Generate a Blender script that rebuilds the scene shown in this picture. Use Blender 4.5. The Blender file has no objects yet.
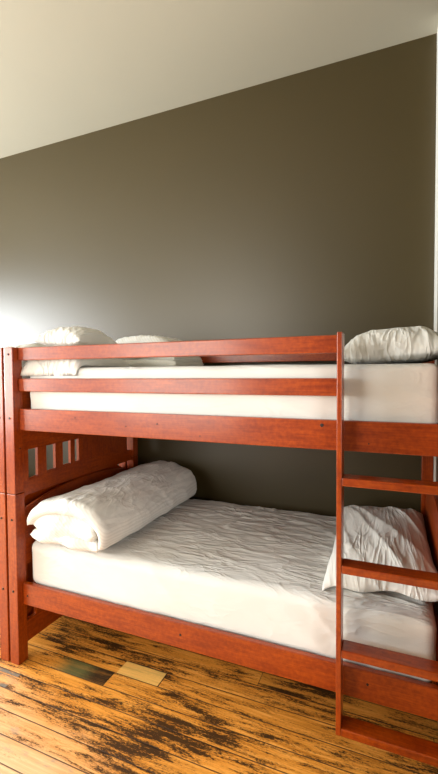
import bpy, bmesh, math, random
from mathutils import Vector, Matrix, noise
random.seed(7)
S = bpy.context.scene
COL = S.collection

# ------------------------------------------------------------------ camera
YAW, PITCH, ROLL = math.radians(-22.626), math.radians(1.8547), math.radians(-0.3435)
fw0 = Vector((math.sin(YAW), math.cos(YAW), 0)); rt0 = Vector((math.cos(YAW), -math.sin(YAW), 0))
fw = fw0*math.cos(PITCH) - Vector((0, 0, 1))*math.sin(PITCH)
up0 = rt0.cross(fw)
rt = rt0*math.cos(ROLL) + up0*math.sin(ROLL)
up = rt.cross(fw)
cam_data = bpy.data.cameras.new('camera')
cam_data.sensor_fit = 'HORIZONTAL'; cam_data.sensor_width = 36.0
cam_data.lens = 411.97/438*36.0
cam_data.clip_start = 0.02
cam = bpy.data.objects.new('camera', cam_data); COL.objects.link(cam)
m = Matrix((rt, up, -fw)).transposed().to_4x4()
m.translation = Vector((1.7706, -1.5272, 1.5095))
cam.matrix_world = m
S.camera = cam

# ------------------------------------------------------------------ world, light, exposure
world = bpy.data.worlds.new('sky'); S.world = world; world.use_nodes = True
wn = world.node_tree.nodes; wl = world.node_tree.links
bg = wn['Background']
sky = wn.new('ShaderNodeTexSky'); sky.sky_type = 'HOSEK_WILKIE'; sky.turbidity = 4
sky.sun_direction = Vector((0.6, 0.5, 0.6)).normalized()
wl.new(sky.outputs[0], bg.inputs[0]); bg.inputs[1].default_value = 0.8

XL, XR, YB, YF, HC = -3.8, 2.003, 1.14, -3.45, 3.412   # room planes
XJ, YJ = 3.3, -0.45                                  # the room widens in front of the bed alcove

def area(name, loc, direction, sx, sy, power, col):
    l = bpy.data.lights.new(name, 'AREA'); l.shape = 'RECTANGLE'; l.size = sx; l.size_y = sy
    l.energy = power; l.color = col
    o = bpy.data.objects.new(name, l); COL.objects.link(o)
    o.location = loc; o.rotation_euler = Vector(direction).to_track_quat('-Z', 'Z').to_euler()
    return o
W1 = (-1.65, -0.35, 0.75, 2.95)      # left wall window: y0, y1, z0, z1
W2 = (-3.35, -1.95, 0.15, 2.75)
W4 = (-2.9, -1.7, 0.55, 2.25)        # right wall of the wide part of the room
W3 = (-1.9, -0.1, 0.85, 3.05)        # front wall window: x0, x1, z0, z1
area('daylight_left', (XL+.02, (W1[0]+W1[1])/2, (W1[2]+W1[3])/2), (1, 0, 0), 1.3, 2.2, 350, (0.90, 0.96, 1.0))
area('daylight_left_far', (XL+.02, (W2[0]+W2[1])/2, (W2[2]+W2[3])/2), (1, 0, 0), 1.4, 2.6, 165, (1.0, 0.95, 0.86))
area('daylight_front', ((W3[0]+W3[1])/2, YF+.02, (W3[2]+W3[3])/2), (0, 1, 0), 1.8, 2.2, 130, (1.0, 0.95, 0.86))
area('daylight_right', (XJ-.02, (W4[0]+W4[1])/2, (W4[2]+W4[3])/2), (-1, 0, 0), 1.2, 1.7, 75, (1.0, 0.96, 0.90))

S.view_settings.view_transform = 'Standard'; S.view_settings.look = 'None'
S.view_settings.gamma = 1.0; S.view_settings.use_curve_mapping = False
S.view_settings.exposure = 0.08

# ------------------------------------------------------------------ material helpers
class NT:
    def __init__(s, name):
        s.m = bpy.data.materials.new(name); s.m.use_nodes = True
        s.t = s.m.node_tree; s.n = s.t.nodes; s.l = s.t.links
        s.b = s.n['Principled BSDF']
    def put(s, sock, v):
        if isinstance(v, bpy.types.NodeSocket): s.l.new(v, sock)
        elif v is not None:
            if hasattr(sock.default_value, '__len__') and not isinstance(v, (int, float)) and len(v) == 3 and len(sock.default_value) == 4: v = (*v, 1)
            sock.default_value = v
    def math(s, op, a, b=None, c=None, clamp=False):
        n = s.n.new('ShaderNodeMath'); n.operation = op; n.use_clamp = clamp
        s.put(n.inputs[0], a); s.put(n.inputs[1], b)
        if c is not None: s.put(n.inputs[2], c)
        return n.outputs[0]
    def coord(s, kind='Object'): return s.n.new('ShaderNodeTexCoord').outputs[kind]
    def mapping(s, v, scale=(1, 1, 1), loc=(0, 0, 0), rot=(0, 0, 0)):
        n = s.n.new('ShaderNodeMapping'); s.put(n.inputs['Vector'], v)
        n.inputs['Scale'].default_value = scale; n.inputs['Location'].default_value = loc; n.inputs['Rotation'].default_value = rot
        return n.outputs[0]
    def noise(s, v, scale=5, detail=4, rough=.55, dist=0, out='Fac'):
        n = s.n.new('ShaderNodeTexNoise'); s.put(n.inputs['Vector'], v)
        n.inputs['Scale'].default_value = scale; n.inputs['Detail'].default_value = detail
        n.inputs['Roughness'].default_value = rough; n.inputs['Distortion'].default_value = dist
        return n.outputs[out]
    def white(s, v, dim='3D'):
        n = s.n.new('ShaderNodeTexWhiteNoise'); n.noise_dimensions = dim; s.put(n.inputs['Vector'], v)
        return n.outputs['Value']
    def sep(s, v):
        n = s.n.new('ShaderNodeSeparateXYZ'); s.put(n.inputs[0], v); return n.outputs
    def comb(s, x=0, y=0, z=0):
        n = s.n.new('ShaderNodeCombineXYZ')
        for i, v in enumerate((x, y, z)): s.put(n.inputs[i], v)
        return n.outputs[0]
    def ramp(s, f, stops):
        n = s.n.new('ShaderNodeValToRGB'); s.put(n.inputs[0], f); e = n.color_ramp.elements
        while len(e) < len(stops): e.new(0.5)
        for el, (p, c) in zip(e, stops): el.position = p; el.color = (*c, 1) if len(c) == 3 else c
        return n.outputs[0]
    def rng(s, v, a, b, c=0, d=1, smooth=False):
        n = s.n.new('ShaderNodeMapRange'); n.interpolation_type = 'SMOOTHSTEP' if smooth else 'LINEAR'
        s.put(n.inputs[0], v)
        for i, x in enumerate((a, b, c, d)): n.inputs[1+i].default_value = x
        return n.outputs[0]
    def mix(s, f, a, b, blend='MIX'):
        n = s.n.new('ShaderNodeMix'); n.data_type = 'RGBA'; n.blend_type = blend
        s.put(n.inputs[0], f); s.put(n.inputs[6], a); s.put(n.inputs[7], b)
        return n.outputs[2]
    def bump(s, h, strength=.3, dist=.01):
        n = s.n.new('ShaderNodeBump'); s.put(n.inputs['Height'], h)
        n.inputs['Strength'].default_value = strength; n.inputs['Distance'].default_value = dist
        s.l.new(n.outputs[0], s.b.inputs['Normal']); return n.outputs[0]
    def set(s, **k):
        for a, v in k.items():
            s.put(s.b.inputs[{'col': 'Base Color', 'rough': 'Roughness', 'coat': 'Coat Weight', 'coatr': 'Coat Roughness',
                              'spec': 'Specular IOR Level', 'metal': 'Metallic', 'sheen': 'Sheen Weight', 'trans': 'Transmission Weight',
                              'sss': 'Subsurface Weight'}[a]], v)
        return s.m

def wood(name, axis, tint=1.0):
    t = NT(name); c = t.coord()
    sc = [11, 11, 11]; sc[axis] = 1.8
    g = t.noise(t.mapping(c, tuple(sc)), 3.2, 6, .62, .35)
    sc2 = [70, 70, 70]; sc2[axis] = 3.0
    fine = t.noise(t.mapping(c, tuple(sc2)), 2.5, 3, .6)
    blot = t.noise(c, 5.5, 3, .5)
    f = t.math('ADD', t.math('ADD', t.math('MULTIPLY', g, .36), t.math('MULTIPLY', fine, .30)), t.math('MULTIPLY', t.noise(c, 60, 3, .6), .34))
    col = t.ramp(f, [(.25, (.08*tint, .007*tint, .0003)), (.45, (.22*tint, .027*tint, .0006)), (.60, (.34*tint, .053*tint, .0008)), (.80, (.48*tint, .102*tint, .001))])
    col = t.mix(t.rng(blot, .35, .75, 0, .38), col, (.16*tint, .014*tint, .001), 'MIX')
    t.bump(f, .08, .004)
    return t.set(col=col, rough=t.rng(fine, .2, .8, .34, .42), coat=.5, coatr=.2, spec=.3)
WOODX, WOODY, WOODZ = wood('stained_wood_x', 0), wood('stained_wood_y', 1), wood('stained_wood_z', 2)

def cloth(name, col, wrinkle=.5, stripe=False, scale=9, aniso=(1, 1, 1), taut_sides=False, rot=0):
    t = NT(name); c = t.coord()
    w0 = t.noise(t.mapping(c, aniso, rot=(0, 0, .25+rot)), scale, 3, .5, 1.2)
    w1 = t.noise(t.mapping(c, tuple(a*1.7 for a in aniso), (3, 1, 2), (0, 0, -.2+rot)), scale, 2, .5, .9)
    def crease(n): return t.math('POWER', t.math('SUBTRACT', 1, t.math('ABSOLUTE', t.math('SUBTRACT', t.math('MULTIPLY', n, 2), 1))), 5)
    w = t.math('ADD', t.math('MULTIPLY', crease(w0), .6), t.math('MULTIPLY', crease(w1), .35))
    weave = t.noise(c, 420, 2, .5)
    w = t.math('MULTIPLY', w, t.rng(t.noise(c, 2.1, 2, .5), .38, .62, .3, 1.1, True))
    if taut_sides:      # a fitted sheet is pulled tight over the edges and rumpled on top
        nz = t.sep(t.n.new('ShaderNodeNewGeometry').outputs['Normal'])[2]
        w = t.math('MULTIPLY', w, t.rng(nz, .3, .95, .22, 1, True))
    h = t.math('ADD', t.math('MULTIPLY', w, 1.0), t.math('MULTIPLY', weave, .025))
    base = t.mix(w0, col, tuple(x*.96 for x in col))
    if stripe:
        s = t.sep(c)
        k = t.math('SINE', t.math('MULTIPLY', t.math('ADD', s[0], t.math('MULTIPLY', s[2], 1.0)), 330))
        k = t.rng(k, -.2, .5)
        base = t.mix(k, base, tuple(x*.88 for x in col))
        h = t.math('ADD', h, t.math('MULTIPLY', k, .02))
    t.bump(h, wrinkle, .02)
    return t.set(col=base, rough=.82, spec=.25, sheen=.1)
SHEET = cloth('white_sheet', (.63, .626, .598), .55, scale=3.6, aniso=(.9, 2.6, 2), taut_sides=True)
PILLOW = cloth('white_pillowcase', (.68, .67, .63), .5, scale=2.2, aniso=(4.2, .8, 1), rot=.7)
DUVET = cloth('white_striped_duvet', (.69, .68, .64), .4, True, scale=4, aniso=(1.6, 1, 1.6))

def plain(name, col, rough=.5, **k):
    t = NT(name); n = t.noise(t.coord(), 40, 3)
    return t.set(col=t.mix(n, col, tuple(x*.85 for x in col)), rough=rough, **k)
BOLT = plain('dark_bolt_metal', (.05, .04, .035), .35, metal=.8)
HOLE = plain('dark_hole', (.015, .006, .004), .7)
TRIM = plain('white_trim_paint', (.8, .79, .74), .4)

def paint(name, col, rough, bump=.05, spec=.5):
    t = NT(name); c = t.coord()
    big = t.noise(c, 1.3, 3, .5); fine = t.noise(c, 180, 3, .6)
    t.bump(fine, bump, .002)
    return t.set(col=t.mix(big, col, tuple(x*.93 for x in col)), rough=rough, spec=spec)
OLIVE = paint('olive_wall_paint', (.047, .033, .009), .40, .12, .56)
WHITEP = paint('white_wall_paint', (.78, .76, .68), .6)
CEIL = paint('ceiling_paint', (.42, .405, .32), .75)

def floor_mat():
    t = NT('worn_plank_floor'); c = t.coord(); x, y, z = t.sep(c)
    PW = .095
    v = t.math('DIVIDE', t.math('ADD', y, .042), PW)
    k = t.math('FLOOR', v); fv = t.math('FRACT', v)
    rk = t.white(t.comb(k, 3.3, 0))
    u = t.math('ADD', t.math('DIVIDE', x, 3.6), t.math('MULTIPLY', rk, 7.7))
    ku = t.math('FLOOR', u); fu = t.math('FRACT', u)
    rb = t.white(t.comb(k, ku, 1.7))
    sh = t.comb(t.math('ADD', x, t.math('MULTIPLY', rb, 31)), y, t.math('MULTIPLY', rb, 9))
    grain = t.noise(t.mapping(sh, (2.2, 46, 1)), 2.0, 6, .65, .5)
    base = t.ramp(grain, [(.22, (.38, .14, .016)), (.45, (.68, .26, .030)), (.62, (.84, .37, .068)), (.85, (.93, .53, .18))])
    # board to board variation
    base = t.mix(t.rng(rb, 0, 1, 0, .42), base, (.60, .26, .04))
    # boards blend to a paler peach towards the front and left
    front_pale = t.rng(t.math('ADD', t.math('ADD', t.math('MULTIPLY', y, -1.5), t.math('MULTIPLY', x, -.42)), t.math('MULTIPLY', t.noise(t.mapping(c, (1, 2.5, 1)), 2.2, 3), .6)), .22, .82, 0, 1, True)
    base = t.mix(t.math('MULTIPLY', front_pale, .72), base, t.ramp(grain, [(.2, (.62, .38, .21)), (.6, (.86, .58, .36)), (.9, (.92, .70, .50))]))
    # black tar stains, long along the boards
    s1 = t.noise(t.mapping(sh, (1.7, 15, 1)), 2.2, 6, .70, .5)
    s2 = t.noise(t.mapping(c, (34, 95, 1)), 2.0, 5, .75, .4)
    s0 = t.noise(t.mapping(c, (1.0, 2.0, 1)), 1.6, 2, .5)
    st = t.math('ADD', t.math('ADD', t.math('MULTIPLY', s1, .78), t.math('MULTIPLY', s2, .46)), t.math('MULTIPLY', s0, .42))
    st = t.math('SUBTRACT', st, t.math('MULTIPLY', front_pale, .16))
    mid = t.rng(st, .74, .87, 0, .5, True)
    base = t.mix(mid, base, (.30, .095, .010))
    stain = t.rng(st, .83, .91, 0, .97, True)
    base = t.mix(stain, base, t.mix(s2, (.016, .007, .002), (.060, .025, .006)))
    # grey scuffed patches
    gr = t.rng(t.noise(t.mapping(sh, (2.2, 7, 1), (4.1, 2.2, 0)), 2.3, 5, .7), .56, .70, 0, .8, True)
    gr = t.math('MULTIPLY', gr, front_pale)
    base = t.mix(gr, base, t.mix(s2, (.16, .145, .115), (.36, .33, .28)))
    def box(x0, x1, y0, y1):
        a = t.math('MULTIPLY', t.math('GREATER_THAN', x, x0), t.math('LESS_THAN', x, x1))
        b = t.math('MULTIPLY', t.math('GREATER_THAN', y, y0), t.math('LESS_THAN', y, y1))
        return t.math('MULTIPLY', a, b)
    # one dark olive board, and one pale new board that butt-end in front of the bed
    soft = t.rng(x, .12, .27, 0, 1, True)
    b1 = t.math('MULTIPLY', box(.05, .49, .053, .148), t.math('MULTIPLY', soft, t.rng(s1, .2, .55, .55, 1)))
    base = t.mix(b1, base, t.mix(t.rng(t.math('ADD', x, t.math('MULTIPLY', s2, .1)), .38, .46), (.115, .105, .035), (.035, .018, .007)))
    b2 = t.math('MULTIPLY', box(.50, .74, .148, .243), t.rng(grain, .2, .7, .6, .9))
    base = t.mix(b2, base, (.88, .52, .14))
    b3 = t.math('MULTIPLY', box(-.6, .06, -.42, -.04), t.rng(s1, .46, .60, 0, .75, True))
    base = t.mix(b3, base, t.mix(s2, (.13, .125, .10), (.33, .31, .26)))
    # joints
    e = t.math('MINIMUM', fv, t.math('SUBTRACT', 1, fv))
    j1 = t.rng(e, .012, .035, 1, 0)
    eu = t.math('MINIMUM', fu, t.math('SUBTRACT', 1, fu))
    j2 = t.rng(eu, .0002, .0006, 1, 0)
    jb = t.math('MAXIMUM', box(.487, .493, .053, .148), box(.738, .744, .148, .243))
    j = t.math('MAXIMUM', t.math('MAXIMUM', j1, j2), jb)
    base = t.mix(t.math('MULTIPLY', j, .88), base, (.02, .010, .004))
    h = t.math('SUBTRACT', t.math('ADD', t.math('MULTIPLY', grain, .3), t.math('MULTIPLY', s2, .12)), j)
    t.bump(h, .5, .004)
    return t.set(col=base, rough=t.rng(s2, .2, .8, .42, .62), spec=.3)
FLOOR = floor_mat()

# ------------------------------------------------------------------ mesh helpers
def finish(name, bm, mat, parent=None, smooth=False, loc=(0, 0, 0)):
    bmesh.ops.recalc_face_normals(bm, faces=bm.faces)
    me = bpy.data.meshes.new(name); bm.to_mesh(me); bm.free()
    me.materials.append(mat)
    if smooth: me.polygons.foreach_set('use_smooth', [True]*len(me.polygons))
    o = bpy.data.objects.new(name, me); COL.objects.link(o); o.location = loc
    if parent: o.parent = parent
    return o
def add_box(bm, x0, x1, y0, y1, z0, z1, bev=0.0, seg=2):
    r = bmesh.ops.create_cube(bm, size=1.0)
    vs = r['verts']
    for v in vs: v.co = Vector(((x0+x1)/2+v.co.x*(x1-x0), (y0+y1)/2+v.co.y*(y1-y0), (z0+z1)/2+v.co.z*(z1-z0)))
    if bev:
        es = list({e for v in vs for e in v.link_edges})
        bmesh.ops.bevel(bm, geom=es, offset=bev, segments=seg, affect='EDGES', profile=.6)
def box(name, x0, x1, y0, y1, z0, z1, mat, parent=None, bev=.004):
    bm = bmesh.new(); add_box(bm, x0, x1, y0, y1, z0, z1, bev)
    return finish(name, bm, mat, parent)
def prism_yz(name, pts, x0, x1, mat, parent, bev=.004):
    """outline in the y-z plane, given thickness along x"""
    bm = bmesh.new()
    a = [bm.verts.new((x0, y, z)) for y, z in pts]
    f = bm.faces.new(a)
    r = bmesh.ops.extrude_face_region(bm, geom=[f])
    for v in r['geom']:
        if isinstance(v, bmesh.types.BMVert): v.co.x = x1
    if bev:
        es = [e for e in bm.edges if len(e.link_faces) == 2 and e.calc_face_angle(0) > .6]
        bmesh.ops.recalc_face_normals(bm, faces=bm.faces)
        bmesh.ops.bevel(bm, geom=es, offset=bev, segments=2, affect='EDGES')
    return finish(name, bm, mat, parent)
def empty(name, loc=(0, 0, 0)):
    o = bpy.data.objects.new(name, None); COL.objects.link(o); o.location = loc; o.empty_display_size = .1
    return o
def tag(o, label, cat, group=None):
    o['label'] = label; o['category'] = cat
    if group: o['group'] = group
    return o
def structure(o): o['kind'] = 'structure'; return o
def disc(name, loc, axis, r, mat, parent, h=.004):
    bm = bmesh.new()
    bmesh.ops.create_cone(bm, cap_ends=True, segments=16, radius1=r, radius2=r*.72, depth=h)
    for v in bm.verts:
        p = v.co.copy()
        v.co = Vector((p.x, -p.z, p.y)) if axis == 'y' else Vector((p.z, p.x, p.y))
        v.co += Vector(loc)
    return finish(name, bm, mat, parent)
def fbm(p, o=4): return noise.fractal(Vector(p), 1.0, 2.0, o)

# ------------------------------------------------------------------ the room
def wall_with_holes(name, axis, at, thick, a0, a1, holes, mat):
    """vertical wall built from blocks round rectangular openings; axis 'x': plane x=at, runs along y"""
    bm = bmesh.new()
    def blk(u0, u1, z0, z1):
        if u1-u0 < 1e-4 or z1-z0 < 1e-4: return
        lo, hi = min(at, at+thick), max(at, at+thick)
        if axis == 'x': add_box(bm, lo, hi, u0, u1, z0, z1)
        else: add_box(bm, u0, u1, lo, hi, z0, z1)
    cur = a0
    for (u0, u1, z0, z1) in sorted(holes):
        blk(cur, u0, 0, HC); blk(u0, u1, 0, z0); blk(u0, u1, z1, HC); cur = u1
    blk(cur, a1, 0, HC)
    return structure(finish(name, bm, mat))
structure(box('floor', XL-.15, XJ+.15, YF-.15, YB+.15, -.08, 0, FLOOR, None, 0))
structure(box('ceiling', XL-.15, XJ+.15, YF-.15, YB+.15, HC, HC+.1, CEIL, None, 0))
structure(box('wall_back', XL-.15, XJ+.15, YB, YB+.15, 0, HC, OLIVE, None, 0))
wall_with_holes('wall_left', 'x', XL, -.15, YF-.15, YB, [W1, W2], OLIVE)
wall_with_holes('wall_front', 'y', YF, -.15, XL, XJ+.15, [W3], OLIVE)
bm = bmesh.new()
add_box(bm, XR, XR+.12, YJ, YB, 0, HC); structure(finish('wall_right', bm, OLIVE))
structure(box('trim_1', XR-.006, XR, YB-.14, YB, 0, HC, TRIM, None, .001))      # white board down the corner
bm = bmesh.new()
add_box(bm, XR+.12, XJ, YJ, YJ+.12, 0, HC)
structure(finish('wall_right_return', bm, OLIVE))
wall_with_holes('wall_right_front', 'x', XJ, .15, YF, YB, [W4], OLIVE)

def glass_mat():
    t = NT('window_glass'); t.b.inputs['IOR'].default_value = 1.45
    return t.set(col=(.95, .97, .97), rough=.02, trans=1.0)
GLASS = glass_mat()
def window(n, axis, at, out, hole):
    u0, u1, z0, z1 = hole; bm = bmesh.new(); w = .06
    def blk(b, a0, a1, c0, c1, d0=.03, d1=.10):
        lo, hi = sorted((at+out*d0, at+out*d1))
        if axis == 'x': add_box(b, lo, hi, a0, a1, c0, c1)
        else: add_box(b, a0, a1, lo, hi, c0, c1)
    zm = (z0+z1)/2
    for a in ((u0, u0+w, z0, z1), (u1-w, u1, z0, z1), (u0+w, u1-w, z0, z0+w), (u0+w, u1-w, z1-w, z1), (u0+w, u1-w, zm-.03, zm+.03)): blk(bm, *a)
    o = structure(finish('window_%d' % n, bm, TRIM))
    for (c0, c1) in ((z0+w, zm-.03), (zm+.03, z1-w)):
        b = bmesh.new(); blk(b, u0+w, u1-w, c0, c1, .065, .071); finish('pane', b, GLASS, o)
    b = bmesh.new(); blk(b, u0-.05, u1+.05, z0-.04, z0, -.05, .12); finish('window_sill', b, TRIM, o)
window(1, 'x', XL, -1, W1); window(2, 'x', XL, -1, W2); window(3, 'y', YF, -1, W3); window(4, 'x', XJ, 1, W4)

# ------------------------------------------------------------------ the bunk bed
L, A, B, WD, HB, SEAM = 1.936, .0595, .060, 1.05, 1.65, .8954
RY0, RY1 = .033, .058
def make_bunk(mirror=False):
    GE = 1.607
    t = empty('bunk_bed', (L/2, WD/2, 0))
    inv = Vector((-L/2, -WD/2, 0))
    parts = []
    def part(o, p=None):
        o.parent = p or t
        if p is None: o.location = inv
        return o
    # posts: two sections stacked on a dowel, seam line between them
    for sx, x0 in ((0, -A), (1, L)):
        for sy, y0 in ((0, 0), (1, WD)):
            lo = part(box('post', x0, x0+A, y0, y0+B, 0, SEAM-.0012, WOODZ, None, .0035))
            hi = part(box('upper_post', x0, x0+A, y0, y0+B, SEAM+.0012, HB, WOODZ, None, .0035))
            if sy == 0:
                xm = x0+A*.52
                for z, o in ((1.614, hi), (1.287, hi), (.761, lo), (.386, lo)):
                    disc('bolt', (xm, -.0015, z), 'y', .0065, BOLT, o)
                if sx == 0: disc('bolt_hole', (.0012, .036, 1.128), 'x', .004, HOLE, hi, .003)
    # long rails, front and back
    for y0, y1, fr in ((RY0, RY1, 1), (WD+B-RY1, WD+B-RY0, 0)):
        for nm, z0, z1, x1 in (('lower_side_rail', .309, .421, L), ('upper_side_rail', 1.2235, 1.335, L),
                               ('guard_rail', 1.583, 1.649, GE if fr else L), ('guard_rail', 1.424, 1.4905, GE if fr else L)):
            xs, xe = .001, x1-(.001 if x1 == L else 0)
            if mirror and x1 == GE: xs, xe = L-GE, L-.001
            o = part(box(nm, xs, xe, y0, y1, z0, z1, WOODX, None, .004))
            if fr and nm == 'upper_side_rail':
                for x, z, r in ((1.535, 1.315, .0075), (.824, 1.29, .004), (.367, 1.300, .003), (1.032, 1.248, .003), (.66, 1.272, .003), (1.70, 1.255, .003)):
                    disc('bolt_hole', (x, y0-.0005, z), 'y', r, HOLE, o, .003)
            if fr and nm == 'lower_side_rail':
                for x, z, r in ((.034, .359, .0055), (.93, .37, .006), (1.70, .372, .005)):
                    disc('bolt_hole', (x, y0-.0005, z), 'y', r, HOLE, o, .003)
    # mattress support slats, resting on ledges
    for zt in (.395, 1.303):
        for i in range(12):
            x = .10+i*(L-.20)/11
            part(box('bed_slat', x-.035, x+.035, RY1+.001, WD+B-RY1-.001, zt-.02, zt, WOODY, None, .002))
    # end panels
    def arch(y0, y1, z_side, z_mid, zbot, n=24, flat=0.0):
        pts = [(y0, zbot)]; pts.append((y1, zbot))
        for i in range(n+1):
            s = i/n; u = 1-abs(2*s-1)**2.2
            pts.append((y1+(y0-y1)*s, z_side+(z_mid-z_side)*u))
        return pts
    ya, yb = B+.001, WD-.001
    for xi, d, left in ((-.019, -1, 1), (L+.019, 1, 0)):
        xo = xi+d*.022
        x0, x1 = min(xi, xo), max(xi, xo)
        if not left:
            part(prism_yz('end_guard_panel', arch(ya, yb, 1.44, 1.50, 1.2235), x0, x1, WOODY, None))
            part(prism_yz('footboard_crest', arch(ya, yb, .80, .95, .50), x0, x1, WOODY, None))
            for i in range(6):
                a = .13+i*.155
                part(box('footboard_slat', x0+.002, x1-.002, a, a+.06, .195, .505, WOODZ, None, .002))
            part(box('footboard_rail', x0, x1, ya, yb, .085, .20, WOODY, None, .003))
            continue
        part(prism_yz('headboard_top_panel', arch(ya, yb, 1.44, 1.50, 1.110), x0, x1, WOODY, None))
        part(prism_yz('headboard_rail', arch(ya, yb, .944, .975, .868), x0, x1, WOODY, None))
        segs = [(.061, .106), (.170, .232), (.300, .358), (.422, .458), (.494, 1.0)]
        for a, b in segs:
            part(box('headboard_slat' if b < .9 else 'headboard_infill_panel', x0+.001, x1-.001, a, b, .940, 1.113, WOODZ, None, .002))
        # lower section, slightly inward so its arched crest shows below the rail
        x0, x1 = (x0+.006, x1+.008) if left else (x0-.008, x1-.006)
        part(prism_yz('headboard_crest', arch(ya, yb, .795, .868, .50), x0, x1, WOODY, None))
        for i in range(6):
            a = .13+i*.155
            part(box('headboard_slat', x0+.002, x1-.002, a, a+.06, .195, .505, WOODZ, None, .002))
        part(box('headboard_foot_rail', x0, x1, ya, yb, .085, .20, WOODY, None, .003))
    # ladder fixed to the front at the right-hand end
    for x0 in ((1.597, 1.947) if not mirror else (L-1.615, L-1.965)):
        part(box('ladder_stile', x0, x0+.018, -.045, .0325, .213, HB+.002, WOODZ, None, .003))
    for z in (1.142, .831, .527, .241):
        part(box('ladder_step', *((1.615, 1.947) if not mirror else (L-1.947, L-1.615)), -.044, .024, z-.029, z, WOODX, None, .004))
    return t
bunk = make_bunk()
tag(bunk, 'reddish stained wooden bunk bed with a ladder, filling the middle of the room', 'bunk bed', 'bunk beds along the olive wall')

# ------------------------------------------------------------------ bedding
def rounded_box_mesh(x0, x1, y0, y1, z0, z1, r, res, disp):
    bm = bmesh.new(); vs = {}
    def V(p):
        k = tuple(round(c, 5) for c in p)
        if k not in vs:
            q = Vector(p)
            c = Vector((min(max(q.x, x0+r), x1-r), min(max(q.y, y0+r), y1-r), min(max(q.z, z0+r), z1-r)))
            n = q-c
            n = n.normalized() if n.length > 1e-7 else Vector((0, 0, 1))
            s = c+n*r
            vs[k] = bm.verts.new(disp(s, n))
        return vs[k]
    def lin(a, b):
        n = max(2, round((b-a)/res)); return [a+(b-a)*i/n for i in range(n+1)]
    X, Y, Z = lin(x0, x1), lin(y0, y1), lin(z0, z1)
    def grid(P, Q, f):
        for i in range(len(P)-1):
            for j in range(len(Q)-1):
                q = [V(f(P[i], Q[j])), V(f(P[i+1], Q[j])), V(f(P[i+1], Q[j+1])), V(f(P[i], Q[j+1]))]
                if len(set(q)) == 4: 
                    try: bm.faces.new(q)
                    except ValueError: pass
    for z in (z0, z1): grid(X, Y, lambda a, b: (a, b, z))
    for y in (y0, y1): grid(X, Z, lambda a, b: (a, y, b))
    for x in (x0, x1): grid(Y, Z, lambda a, b: (x, a, b))
    return bm
def ridge(p, o=3): return 1-abs(fbm(p, o))*2

def lower_disp(s, n):
    top = max(0, n.z)
    a = math.exp(-((s.y-.75)/.5)**2)
    w = ridge((s.x*2.1+s.y*1.2, s.y*9-s.x*.9, 1.3), 3)**4 * .010*a*top
    w += ridge((s.x*5.0+3, s.y*17, 4.0), 2)**3*.005*a*top
    w += fbm((s.x*3, s.y*5, s.z*5), 3)*.0035
    side = max(0, -n.y)
    w += side*(ridge((s.x*3.2+s.z*5, s.z*3, 7.7), 2)**2*.006-.004)
    # crown of the mattress
    c = .022*top*max(0, 1-((s.x-.96)/.95)**2)*max(0, 1-((s.y-.6)/.56)**2)
    return s+n*w+Vector((0, 0, c))
def upper_disp(s, n):
    w = fbm((s.x*2.5, s.y*4, s.z*4+9), 3)*.0035
    side = max(0, -n.y)
    w += side*(ridge((s.x*1.6+s.z*4, s.z*2.5, 2.7), 2)**2*.006-.004)
    return s+n*w
mat_lo = finish('mattress', rounded_box_mesh(.014, 1.928, .062, 1.046, .395, .632, .042, .010, lower_disp), SHEET, None, True)
tag(mat_lo, 'mattress under a creased white fitted sheet on the lower bunk', 'mattress', 'mattresses')
mat_up = finish('mattress', rounded_box_mesh(.030, 1.930, .062, 1.046, 1.304, 1.543, .03, .016, upper_disp), SHEET, None, True)
tag(mat_up, 'mattress under a smooth white fitted sheet on the upper bunk, behind the guard rails', 'mattress', 'mattresses')

def pillow_mesh(hx, hy, ht, seed, wr=.012, n=56, folds=(3, 9), bottom=.45, pexp=2.6, shape=None):
    bm = bmesh.new(); T = {}
    for s in (1, -1):
        for i in range(n+1):
            for j in range(n+1):
                u, v = -1+2*i/n, -1+2*j/n
                edge = (i in (0, n) or j in (0, n))
                if edge and (1, i, j) in T: T[(s, i, j)] = T[(1, i, j)]; continue
                # ease towards the rim for round edges
                uu, vv = math.sin(u*math.pi/2)*.35+u*.65, math.sin(v*math.pi/2)*.35+v*.65
                t = max(0, (1-abs(uu)**pexp))**.5*max(0, (1-abs(vv)**pexp))**.5
                x = hx*uu*(1-.07*(1-vv*vv)*abs(uu)); y = hy*vv*(1-.07*(1-uu*uu)*abs(vv))
                x += fbm((u*2+seed, v*2, 5), 2)*.010*(1-t); y += fbm((u*2, v*2+seed, 8), 2)*.010*(1-t)
                z = ht*t*(1 if s > 0 else -bottom)
                if s > 0:
                    w = max(0, ridge((u*folds[0]+seed+v*.7, v*folds[1]+u*1.2, seed*.37), 2))**3*wr
                    w += fbm((u*2+seed, v*2, 2), 2)*wr*.6
                    z += w*min(1, t*1.6)
                p = Vector((x, y, z))
                if shape: p = shape(p, u, v, s, t)
                T[(s, i, j)] = bm.verts.new(p)
    for s in (1, -1):
        for i in range(n):
            for j in range(n):
                q = [T[(s, i, j)], T[(s, i+1, j)], T[(s, i+1, j+1)], T[(s, i, j+1)]]
                if len(set(q)) == 4:
                    try: bm.faces.new(q if s > 0 else q[::-1])
                    except ValueError: pass
    return bm
def place(o, loc, rot=(0, 0, 0)):
    o.location = loc; o.rotation_euler = rot; return o

# lower right pillow, lying with its long side across the bed
def lr_shape(p, u, v, s, t):
    if s < 0 or t < .05:
        p.z += .010*math.sin(u*7.5+.6)*max(0, -v)**4
    return p
pl = place(finish('pillow', pillow_mesh(.228, .44, .098, 3.1, .010, 84, (1.3, 1.0), .22, 3.0, lr_shape), PILLOW, None, True), (1.732, .575, .680), (math.radians(3), math.radians(-3), math.radians(2)))
tag(pl, 'large rumpled white pillow on the lower bunk, behind the ladder', 'pillow', 'pillows')
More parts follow.
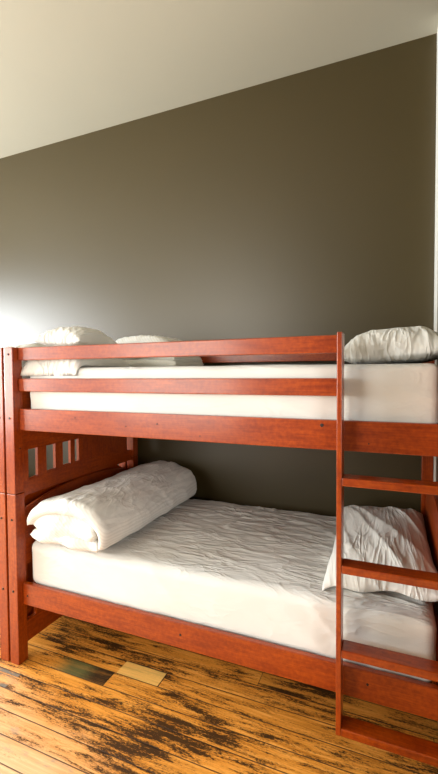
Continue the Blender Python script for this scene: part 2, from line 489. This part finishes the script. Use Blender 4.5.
# upper right pillow
pr = place(finish('pillow', pillow_mesh(.200, .34, .118, 8.4, .004, 72, (2, 1.0), .32, 3.4), PILLOW, None, True), (1.790, .50, 1.582), (0, math.radians(-3), math.radians(-3)))
tag(pr, 'plump white pillow on the upper bunk, right of the ladder top', 'pillow', 'pillows')
def ul_shape(p, u, v, s, t):      # the front edge sags over the edge of the mattress
    k = max(0, (-v-.55)/.45)
    p.z -= .055*k*k
    return p
# upper left: two stacked pillows
p1 = place(finish('pillow', pillow_mesh(.195, .235, .085, 5.7, .006, 60, (2, 1.5), .22, 2.8, ul_shape), PILLOW, None, True), (.172, .277, 1.559), (0, 0, 0))
tag(p1, 'white pillow on the left end of the upper bunk, seen between the two guard rails', 'pillow', 'pillows')
p2 = place(finish('pillow', pillow_mesh(.15, .175, .085, 1.9, .005, 60, (3, 2), .45), PILLOW, None, True), (.185, .27, 1.682), (0, math.radians(2), math.radians(3)))
tag(p2, 'white pillow rising above the top guard rail at the left, stacked on another pillow', 'pillow', 'pillows')

def slab(bm, path, half, y0, y1, seed, ny=60, yr=.04, wr=.006, yfun=None, endr=.03):
    """a thick soft layer following path (x,z), running along y, thinning to rounded rims"""
    # resample
    pts = [Vector((x, 0, z)) for x, z in path]
    ds = [0]
    for a, b in zip(pts, pts[1:]): ds.append(ds[-1]+(b-a).length)
    N = max(20, int(ds[-1]/.012)); C = []
    for i in range(N+1):
        d = ds[-1]*i/N
        k = max(j for j in range(len(ds)) if ds[j] <= d+1e-9); k = min(k, len(pts)-2)
        f = (d-ds[k])/(ds[k+1]-ds[k]); C.append(pts[k].lerp(pts[k+1], f))
    for _ in range(6): C = [C[0]]+[(C[i-1]+C[i]*2+C[i+1])/4 for i in range(1, N)]+[C[-1]]
    Nn = []
    for i in range(N+1):
        tg = (C[min(N, i+1)]-C[max(0, i-1)]).normalized(); Nn.append(Vector((-tg.z, 0, tg.x)))
    Ltot = ds[-1]
    ys = []
    for j in range(ny+1):
        s = j/ny; ys.append(.5-.5*math.cos(s*math.pi) if False else s)
    rows = []
    # denser rows near both ends so the rims round off
    yy = []
    k = 7
    for j in range(k): yy.append(y0+yr*(1-math.cos(j/k*math.pi/2)))
    n2 = ny-2*k
    for j in range(n2+1): yy.append(y0+yr+(y1-y0-2*yr)*j/n2)
    for j in range(k-1, -1, -1): yy.append(y1-yr*(1-math.cos(j/k*math.pi/2)))
    for y in yy:
        e = min(y-y0, y1-y); ty = 1 if e >= yr else math.sqrt(max(0, 1-((yr-e)/yr)**2))
        ring = []
        for side in (1, -1):
            idx = range(N+1) if side > 0 else range(N-1, 0, -1)
            for i in idx:
                d = Ltot*i/N; es = min(d, Ltot-d)
                ts = 1 if es >= endr else math.sqrt(max(0, 1-((endr-es)/endr)**2))
                h = half(i/N, (y-y0)/(y1-y0)) if callable(half) else half
                q = C[i]+Nn[i]*side*h*ts*max(ty, .02)
                yl = y+(yfun(i/N) if yfun else 0)*(1-(y-y0)/(y1-y0))
                w = fbm((q.x*6+seed, yl*3.5, q.z*6), 3)*wr*1.3 + (ridge((q.x*9+seed, yl*3.2+q.x*4, q.z*9), 2)**3)*wr*(1 if side > 0 else .3)
                q = q+Nn[i]*side*w*min(1, ts*1.5)*ty
                ring.append(bm.verts.new((q.x, yl, q.z)))
        rows.append(ring)
    for a, b in zip(rows, rows[1:]):
        n = len(a)
        for i in range(n): bm.faces.new((a[i], a[(i+1) % n], b[(i+1) % n], b[i]))
    bm.faces.new(rows[0]); bm.faces.new(rows[-1][::-1])

# folded duvet on the lower bunk: an outer fold wrapped over an inner one
bm = bmesh.new()
ZB = .658
slab(bm, [(.05, .735), (.07, .785), (.14, .825), (.26, .855), (.38, .852), (.47, .825), (.515, .77), (.52, .71), (.50, .675)],
     lambda s, v: .026+.012*math.sin(s*math.pi), .015, 1.02, 2.2, 78, .035, .007, lambda s: -.02*math.sin(s*math.pi)+.01)
slab(bm, [(.055, .752), (.26, .752), (.475, .742)], lambda s, v: .058+.022*math.sin(s*math.pi), .028, 1.00, 5.2, 60, .05, .006, lambda s: .012*math.cos(s*9), .06)
slab(bm, [(.06, .688), (.25, .683), (.495, .678)], lambda s, v: .026, .02, 1.00, 9.2, 60, .025, .005, lambda s: .012*math.cos(s*14), .026)
dv = finish('folded_duvet', bm, DUVET, None, True)
tag(dv, 'thick folded white striped duvet on the left end of the lower bunk', 'duvet', 'folded duvets')
# folded duvet on the upper bunk, behind the stacked pillows
bm = bmesh.new()
slab(bm, [(.09, 1.572), (.35, 1.578), (.600, 1.570)], .028, .62, 1.02, 3.3, 40, .03, .006, None, .028)
slab(bm, [(.10, 1.625), (.32, 1.632), (.53, 1.610), (.595, 1.597)], lambda s, v: .035-.012*s, .62, 1.01, 7.1, 40, .035, .006, None, .03)
slab(bm, [(.12, 1.680), (.30, 1.705), (.44, 1.695), (.53, 1.655)], lambda s, v: .038+.012*math.sin(s*math.pi), .64, 1.0, 11.1, 40, .04, .006, None, .04)
du = finish('folded_duvet', bm, DUVET, None, True)
tag(du, 'folded white duvet on the upper bunk, behind the guard rail and against the olive wall', 'duvet', 'folded duvets')

# ------------------------------------------------------------------ the neighbouring bunk at the left edge
DX = -(L+2*A+.014)
def copy_tree(o, parent=None, dx=0):
    c = o.copy(); COL.objects.link(c)
    if parent is not None: c.parent = parent
    c.location.x += dx
    for ch in list(o.children): copy_tree(ch, c)
    return c
nb = make_bunk(True); nb.location.x += DX
tag(nb, 'neighbouring wooden bunk bed cut off by the left edge of the photo', 'bunk bed', 'bunk beds along the olive wall')
for src, lab in ((mat_lo, 'white mattress on the lower bunk of the bed at the left edge'),
                 (mat_up, 'white mattress on the upper bunk of the bed at the left edge'),
                 (pr, 'white pillow on the upper bunk of the bed at the left edge')):
    c = copy_tree(src, None, DX); c['label'] = lab
